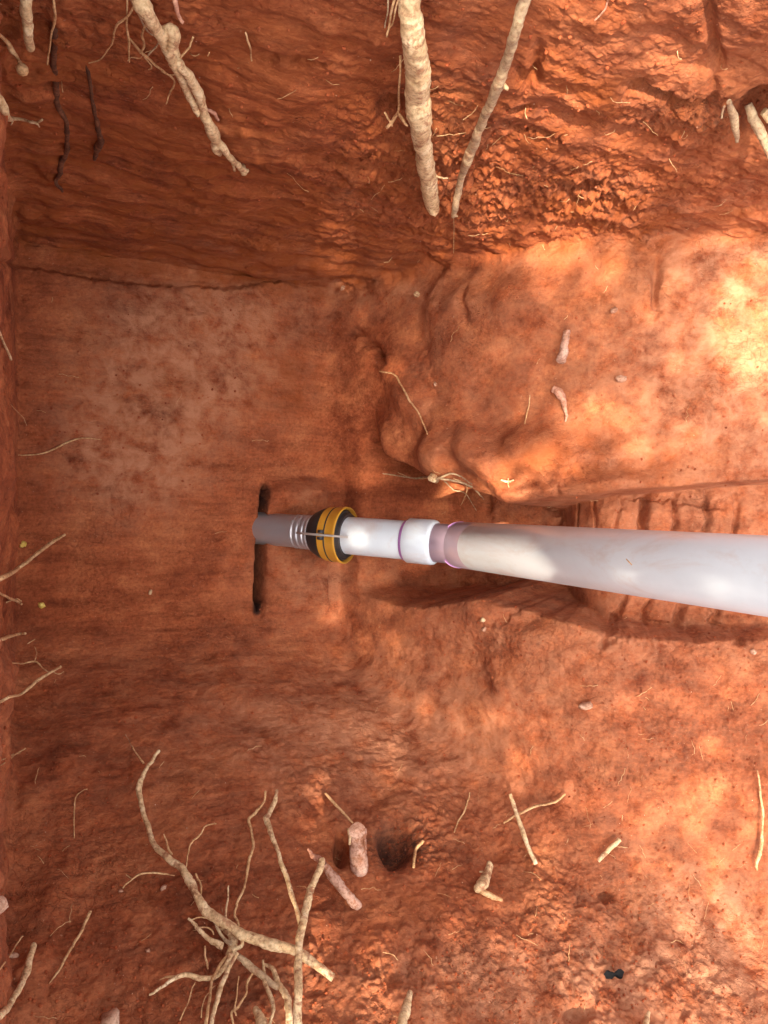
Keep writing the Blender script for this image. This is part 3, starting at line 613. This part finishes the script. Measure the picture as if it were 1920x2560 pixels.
# loose crumbs (nobody could count them)
def scatter(n, sizes, seed, region=None):
    rr = random.Random(seed); vs = []; fs = []
    protos = [blobmesh((0, 0, 0), 1, k+1, (1, .8, .7), .45, 1) for k in range(6)]
    c = 0; tries = 0
    while c < n and tries < n*12:
        tries += 1
        px, py = rr.uniform(-30, 1950), rr.uniform(-30, 2590)
        if region and rr.random() > region(px, py): continue
        loc, nor, wd = hit(px, py)
        if loc is None: continue
        r_ = sizes[0]*(sizes[1]/sizes[0])**(rr.random()**2.2)
        Rm = Matrix.Rotation(rr.uniform(0, 6.28), 3, Vector((rr.uniform(-1, 1), rr.uniform(-1, 1), rr.uniform(-1, 1))).normalized())
        pv, pf = protos[rr.randrange(6)]; b0 = len(vs)
        vs += [loc+nor*r_*.25+(Rm @ v_)*r_ for v_ in pv]; fs += [tuple(b0+i for i in f_) for f_ in pf]; c += 1
    return vs, fs
def g2(px, py, cx, cy, rx, ry): return math.exp(-(((px-cx)/rx)**2+((py-cy)/ry)**2))
def reg1(px, py):
    return min(1, .12+.9*g2(px, py, 1100, 430, 260, 180)+.9*g2(px, py, 1700, 1850, 260, 200)+.8*g2(px, py, 1450, 2300, 400, 200)+.1*g2(px, py, 400, 1100, 250, 200)+.6*g2(px, py, 1000, 2120, 140, 90)+.6*g2(px, py, 900, 2500, 900, 120)+.6*g2(px, py, 1250, 1550, 150, 100)+.5*g2(px, py, 300, 2250, 300, 250))
v, f = scatter(9000, (.0012, .006), 3, reg1)
tag(mesh_obj('soil_crumbs', v, f, M_crumb, smooth=False), 'loose crumbs of red soil scattered over the pit surfaces', 'soil crumbs', kind='stuff')
v, f = scatter(450, (.0008, .0024), 5, reg1)
tag(mesh_obj('pale_grit', v, f, M_stone, smooth=False), 'tiny pale grit scattered over the red soil', 'grit', kind='stuff')
# root hairs
rr = random.Random(11); vs = []; fs = []
for _ in range(190):
    while True:
        px, py = rr.uniform(0, 1920), rr.uniform(0, 2560)
        pr = .06+.9*g2(px, py, 1100, 380, 300, 200)+.8*g2(px, py, 1650, 1900, 300, 250)+.6*g2(px, py, 400, 150, 300, 120)+.5*g2(px, py, 1450, 400, 300, 200)+.6*g2(px, py, 1400, 2200, 400, 250)+.5*g2(px, py, 400, 2250, 300, 200)
        if rr.random() < pr: break
    loc, nor, wd = hit(px, py)
    if loc is None: continue
    d = Vector((rr.gauss(0, 1), rr.gauss(0, 1), rr.gauss(0, .7))); d = (d-nor*d.dot(nor)*.7).normalized()
    L = rr.uniform(.015, .07); pts = []
    for k in range(6):
        pts.append(loc+nor*.003+d*L*k/5+Vector((rr.uniform(-1, 1), rr.uniform(-1, 1), rr.uniform(-1, 1)))*L*.05+nor*.005*math.sin(k*.6))
    tv, tf = tube(pts, [rr.uniform(.0004, .0010)]*6, 4, 0, 1); b0 = len(vs); vs += tv; fs += [tuple(b0+i for i in f_) for f_ in tf]
tag(mesh_obj('root_hairs', vs, fs, M_tan), 'fine root hairs bristling out of the soil', 'root hairs', kind='stuff')

# ------------------------------------------------------------------ the pipe
def pvc(name, col, rough=.35, smudge=.25, coat=.0):
    m, nt, b = newmat(name); tc = nt.nodes.new('ShaderNodeTexCoord').outputs['Object']
    n = noise(nt, tc, 6, 6, .6, .4); r_ = ramp(nt, [(.3, tuple(c*.93 for c in col)), (.6, col)])
    nt.links.new(n.outputs[0], r_.inputs[0]); colr = r_.outputs[0]
    n2 = noise(nt, tc, 7, 8, .72, .6, (1, 1, .45)); r2 = ramp(nt, [(.50, (0, 0, 0)), (.72, (1, 1, 1))])
    nt.links.new(n2.outputs[0], r2.inputs[0]); colr = mixc(nt, 'MIX', mulv(nt, r2.outputs[0], smudge), colr, (.50, .28, .17))
    nt.links.new(colr, b.inputs['Base Color'])
    b.inputs['Roughness'].default_value = rough
    return m
M_white = pvc('white_plastic', (.64, .71, .75), .32, .35)
M_upper = pvc('clouded_white_plastic', (.62, .65, .66), .26, .45)
M_greyp = pvc('grey_plastic', (.42, .41, .42), .3, .35)
M_greyp.node_tree.nodes['Principled BSDF'].inputs['Metallic'].default_value = .55
M_shade_stain = pvc('shade_primer_plastic', (.21, .15, .18), .3, .2)  # dark mauve: shade at the joint painted in together with primer stain
M_purple = pvc('purple_primer', (.33, .13, .36), .35, .1)
M_lilac = pvc('lilac_edge', (.75, .42, .80), .3, .05)
M_black = pvc('black_rubber', (.022, .021, .022), .5, .12)
M_gold = pvc('yellow_plastic', (.62, .30, .03), .4, .15)
M_steel = pvc('dull_steel', (.42, .38, .34), .35, .2)
A0 = at(690, 1324, 2.91); J = at(1118, 1359, 2.62)           # foot in the slot, bend at the elbow
A1 = at(1150, 1362, 2.60); A2 = at(1920, 1440, 1.47)
A3 = A2+(A2-A1)*.75
low = (J-A0); upv = (A3-A1)
def rad_at(pt, half): return half*proj(np.array(pt[:]))[2]/F
def on_low(px):                     # height parameter on the lower axis for a picture x
    lo, hi = -.2, 1.3
    for _ in range(40):
        mpt = (lo+hi)/2; q_ = A0+low*mpt
        if proj(np.array(q_[:]))[0] < px: lo = mpt
        else: hi = mpt
    return A0+low*lo
def on_up(px):
    lo, hi = -.5, 1.3
    for _ in range(40):
        mpt = (lo+hi)/2; q_ = A1+upv*mpt
        if proj(np.array(q_[:]))[0] < px: lo = mpt
        else: hi = mpt
    return A1+upv*lo
def lathe(name, base, dirv, prof, mat, parent, seg=64):
    """prof: (distance along dirv, radius) open list, revolved"""
    d = dirv.normalized(); a = d.orthogonal().normalized(); b = d.cross(a); vs = []; fs = []
    for (s_, r_) in prof:
        for k in range(seg):
            an = 2*math.pi*k/seg; vs.append(base+d*s_+(a*math.cos(an)+b*math.sin(an))*r_)
    for i in range(len(prof)-1):
        for k in range(seg):
            k2 = (k+1) % seg; fs.append((i*seg+k, i*seg+k2, (i+1)*seg+k2, (i+1)*seg+k))
    o = mesh_obj(name, vs, fs, mat, parent)
    return o
def sharp(o, ang=35):
    import bmesh
    bm = bmesh.new(); bm.from_mesh(o.data); bmesh.ops.recalc_face_normals(bm, faces=bm.faces)
    for e in bm.edges:
        if len(e.link_faces) == 2 and e.calc_face_angle(0) > math.radians(ang): e.smooth = False
    bm.to_mesh(o.data); bm.free(); return o
pipe = link(bpy.data.objects.new('pipe', None)); pipe.location = A0
tag(pipe, 'upright jointed white plastic pipe with yellow and black coupling standing in the pit', 'pipe')
bpy.context.view_layer.update()
ld = low.normalized(); ud = upv.normalized()
def Lw(px): return (on_low(px)-A0).dot(ld)
def Up(px): return (on_up(px)-A1).dot(ud)
rg = rad_at(on_low(715), 40.5)
sharp(lathe('lower_pipe', A0, ld, [(-.3, rg), (Lw(742), rg), (Lw(744), rg*1.04), (Lw(748), rg*1.04), (Lw(750), rg), (Lw(754), rg), (Lw(756), rg*1.05), (Lw(761), rg*1.05), (Lw(763), rg), (Lw(767), rg), (Lw(769), rg*1.05), (Lw(774), rg*1.05), (Lw(776), rg*1.01), (Lw(800), rg*1.01)], M_greyp, pipe))
lathe('lower_rim', A0, ld, [(Lw(783), rg*1.0), (Lw(783), rg*1.10), (Lw(788), rg*1.12), (Lw(790), rg*1.0)], M_white, pipe)
g0, g1, g2_ = Lw(792), Lw(830), Lw(866); rb = rad_at(on_low(845), 70)
sharp(lathe('rubber_boot', A0, ld, [(g0-.008, rg), (g0-.008, rg*1.12), (g0, rb*.74), (g0+(g1-g0)*.5, rb*.90), (g1, rb*.95), (g2_-.012, rb*.93), (g2_-.012, rb*.6)], M_black, pipe))
sharp(lathe('clamp_band', A0, ld, [(g1-.010, rb*.93), (g1-.010, rb*.965), (g1+.012, rb*.985), (g2_-.014, rb*.985), (g2_-.010, rb*1.01), (g2_, rb*1.01), (g2_+.002, rb*.97), (g2_-.008, rb*.92), (g1-.004, rb*.92)], M_gold, pipe), 50)
lathe('band_groove', A0, ld, [(g1+.016, rb*.98), (g1+.017, rb*.992), (g1+.022, rb*.992), (g1+.023, rb*.98)], M_black, pipe)
rw = rad_at(on_low(940), 47.5)
sharp(lathe('inner_collar', A0, ld, [(g2_-.03, rb*.93), (g2_-.010, rb*.90), (g2_-.004, rb*.86), (g2_-.004, rb*.80), (g2_+.010, rb*.77), (g2_+.010, rw*1.02), (g2_-.02, rw*1.02)], M_black, pipe))
fdir = (CAM-(A0+ld*g1)); fdir = (fdir-ld*fdir.dot(ld)).normalized(); sdirv = ld.cross(fdir)
bo = A0+fdir*(rb*1.03)+sdirv*.006
bv, bf = tube([bo+ld*(g0-.04)-fdir*.030, bo+ld*(g0-.005)-fdir*.014, bo+ld*(g1-.01)+fdir*.003, bo+ld*(g1+.02)+fdir*.004, bo+ld*(g2_+.012)-fdir*.004, bo+ld*(g2_+.045)-fdir*.030], [.0042]*6, 8, 0, 1)
mesh_obj('bolt', bv, bf, M_steel, pipe)
for s in (-1, 1):
    o = lathe('clamp_lug', bo+ld*(g1+.010)+sdirv*(.010*s)-fdir*.002, sdirv*s, [(-.003, 0), (-.003, .012), (.006, .012), (.008, .009), (.008, 0)], M_black, pipe, 20); sharp(o)
w0, w1, w2 = Lw(866), Lw(1022), Lw(1090); rc = rad_at(on_low(1055), 56.5)
sharp(lathe('white_pipe', A0, ld, [(w0-.04, rw), (w1+.02, rw)], M_white, pipe))
lathe('primer_line', A0, ld, [(w1-.012, rw), (w1-.011, rw*1.05), (w1-.001, rw*1.06), (w1, rw)], M_purple, pipe)
sharp(lathe('socket_collar', A0, ld, [(w1, rw), (w1, rc*.96), (w1+.004, rc), (w2-.014, rc), (w2-.005, rc*.98), (w2, rc*.93), (w2, rc*.75)], M_white, pipe), 40)
ru = .0785; rn = ru*.86; c0, c3 = on_low(1084), on_up(1162)
bz = [Vector(c0).lerp(J, t_*2) if t_ < 0 else (c0*(1-t_)**2+J*2*t_*(1-t_)+c3*t_*t_) for t_ in [k/16 for k in range(17)]]
vs = []; fs = []; pv_ = None
for i, c_ in enumerate(bz):
    t_ = (bz[min(i+1, 16)]-bz[max(i-1, 0)]).normalized(); a_ = t_.orthogonal().normalized() if pv_ is None else (pv_-t_*pv_.dot(t_)).normalized()
    pv_ = a_; b_ = t_.cross(a_)
    for k in range(56): an = 2*math.pi*k/56; vs.append(c_+(a_*math.cos(an)+b_*math.sin(an))*rn)
for i in range(16):
    for k in range(56): k2 = (k+1) % 56; fs.append((i*56+k, i*56+k2, (i+1)*56+k2, (i+1)*56+k))
mesh_obj('elbow', vs, fs, M_shade_stain, pipe)
u0 = Up(1150)
sharp(lathe('primer_ring', A1, ud, [(u0-.006, rn*.98), (u0-.006, ru*.99), (u0-.002, ru*1.015), (u0+.003, ru*1.015), (u0+.005, ru*.99)], M_lilac, pipe), 60)
lathe('primer_line', A1, ud, [(u0+.0052, ru*.99), (u0+.006, ru*1.004), (u0+.012, ru*1.004), (u0+.013, ru*.99)], M_purple, pipe)
sharp(lathe('shade_stained_end', A1, ud, [(u0+.004, ru*.93), (u0+.004, ru*.996), (Up(1196), ru*.998), (Up(1200), ru*.99)], M_shade_stain, pipe))  # pipe end coloured darker for its shadow, tinted by primer
sharp(lathe('upper_pipe', A1, ud, [(Up(1192), ru*.93), (Up(1196), ru), (upv.length+.3, ru), (upv.length+.3, ru*.93), (u0+.3, ru*.93)], M_upper, pipe))
# little brown scratch on the upper pipe
qa = on_up(1640); fd2 = (CAM-qa); fd2 = (fd2-ud*fd2.dot(ud)).normalized(); sv = ud.cross(fd2)
bv, bf = tube([qa+fd2*ru+sv*(-.006)-ud*.010, qa+fd2*ru, qa+fd2*ru+sv*.006+ud*.010], [.0012, .0018, .0010], 6, 0, 2)
mesh_obj('mud_fleck', bv, bf, M_tan, pipe)

# ------------------------------------------------------------------ unseen foliage added on the sunny side to shape sun and shade
m_leaf, nt_, b_ = newmat('leaf'); b_.inputs['Roughness'].default_value = .6
tc_ = nt_.nodes.new('ShaderNodeTexCoord').outputs['Object']; n_ = noise(nt_, tc_, 3, 3, .6)
r_ = ramp(nt_, [(.35, (.035, .07, .015)), (.65, (.09, .13, .03))]); nt_.links.new(n_.outputs[0], r_.inputs[0]); nt_.links.new(r_.outputs[0], b_.inputs['Base Color'])
m_bark = root_material('bark', (.08, .055, .04), (.15, .11, .08), (.25, .19, .14), .1)
HOT = [(1205, 1365, .11, 0), (1262, 1365, .12, 0), (1300, 1350, .12, 0), (1940, 830, .16, .1), (1900, 830, .34, .74), (1850, 600, .2, .8), (1450, 600, .14, .2), (1480, 1150, .16, .25), (1290, 1215, .09, .0), (1400, 1205, .05, .2), (1120, 1130, .05, .5), (1750, 1000, .25, .65), (1450, 170, .24, .3), (1500, 380, .14, .5), (1700, 2500, .5, .93), (1200, 2500, .4, .85), (700, 2420, .4, .8), (1850, 2150, .3, .95), (200, 2450, .3, .85)]  # spots where the added leaves are thinned so sun comes through
hot = []
for px, py, rr_, kp_ in HOT:
    if py in (1365, 1350): c = on_up(px)
    else: c = hit(px, py)[0]
    hot.append((np.array(c[:]), rr_, kp_))
sd_ = np.array(sdir[:]); cc = np.array([1.1, -.1, 1.2])+sd_*6.5
e1 = np.cross(sd_, [0, 0, 1]); e1 /= np.linalg.norm(e1); e2 = np.cross(e1, sd_)
lr = np.random.default_rng(5); vs = []; fs = []
NL = 12000
for _ in range(NL):
    a, b, c = lr.normal(0, .62), lr.normal(0, .62), lr.normal(0, .7)
    if abs(a) > 2.1 or abs(b) > 2.1: continue
    a *= 1.6; b *= 1.6
    pt = cc+e1*a+e2*b+sd_*c
    bad = False
    for hc, hr, kp_ in hot:
        dd = pt-hc; per = dd-sd_*(dd@sd_)
        if per@per < (hr+.035)**2 and lr.random() > kp_: bad = True; break
    if bad: continue
    n1 = lr.normal(size=3); n1 /= np.linalg.norm(n1); n2 = np.cross(n1, lr.normal(size=3)); n2 /= np.linalg.norm(n2)
    L = lr.uniform(.05, .09); k = len(vs)
    vs += [pt-n1*L, pt+n2*L*.42, pt+n1*L, pt-n2*L*.42]; fs.append((k, k+1, k+2, k+3))
pp_ = [np.array(on_up(x_)[:]) for x_ in range(1440, 1960, 40)]
pq_ = pp_+[np.array(hit(x_, y_)[0][:]) for x_ in range(1120, 1960, 45) for y_ in (1285, 1290, int(1440+.15*(x_-1120)))]
for _ in range(5200):  # extra leaves added to keep sun off the upper pipe and chase
    q0 = pq_[lr.integers(len(pq_))]; pt = q0+sd_*lr.uniform(2.6, 3.6)+e1*lr.normal(0, .07)+e2*lr.normal(0, .07)
    n1 = lr.normal(size=3); n1 /= np.linalg.norm(n1); n2 = np.cross(n1, lr.normal(size=3)); n2 /= np.linalg.norm(n2)
    dd = pt-hot[0][0]; per = dd-sd_*(dd@sd_)
    if per@per < .155**2 or any(((pt-h_-sd_*((pt-h_)@sd_))**2).sum() < .035**2 for h_ in (pp_[2], pp_[7], pp_[8])): continue
    L = lr.uniform(.02, .04); k = len(vs); vs += [pt-n1*L, pt+n2*L*.42, pt+n1*L, pt-n2*L*.42]; fs.append((k, k+1, k+2, k+3))
tr = link(bpy.data.objects.new('added_tree', None)); base = cc+np.array([-1.6, .5, 0]); tr.location = (base[0], base[1], 2.07)
tag(tr, 'unseen foliage added left of the pit to block and dapple the sun', 'added_tree'); bpy.context.view_layer.update()
mesh_obj('added_crown', [v_.tolist() for v_ in vs], fs, m_leaf, tr, False)
tp = [Vector((base[0], base[1], 1.6)), Vector((base[0]+.05, base[1], 2.9)), Vector((base[0]+.3, base[1]-.1, 4.0)), Vector((cc[0]-1.3, cc[1]+1.2, cc[2]-.9)), Vector((cc[0]-.7, cc[1]+1.6, cc[2]))]
tv, tf = tube([Vector(x_) for x_ in catmull([t_[:] for t_ in tp], 6)], [.17*(1-i/26) for i in range(25)], 12, .06, 4)
mesh_obj('added_trunk', tv, tf, m_bark, tr)
for i in range(9):
    an = i*2.4; e = Vector((cc+e1*1.3*math.cos(an)+e2*1.1*math.sin(an)).tolist()); s0 = tp[3].lerp(tp[4], i/9)
    tv, tf = tube([s0, s0.lerp(e, .5)+Vector((0, 0, .12)), e], [.022, .014, .007], 7, .05, i); mesh_obj('added_branch', tv, tf, m_bark, tr)
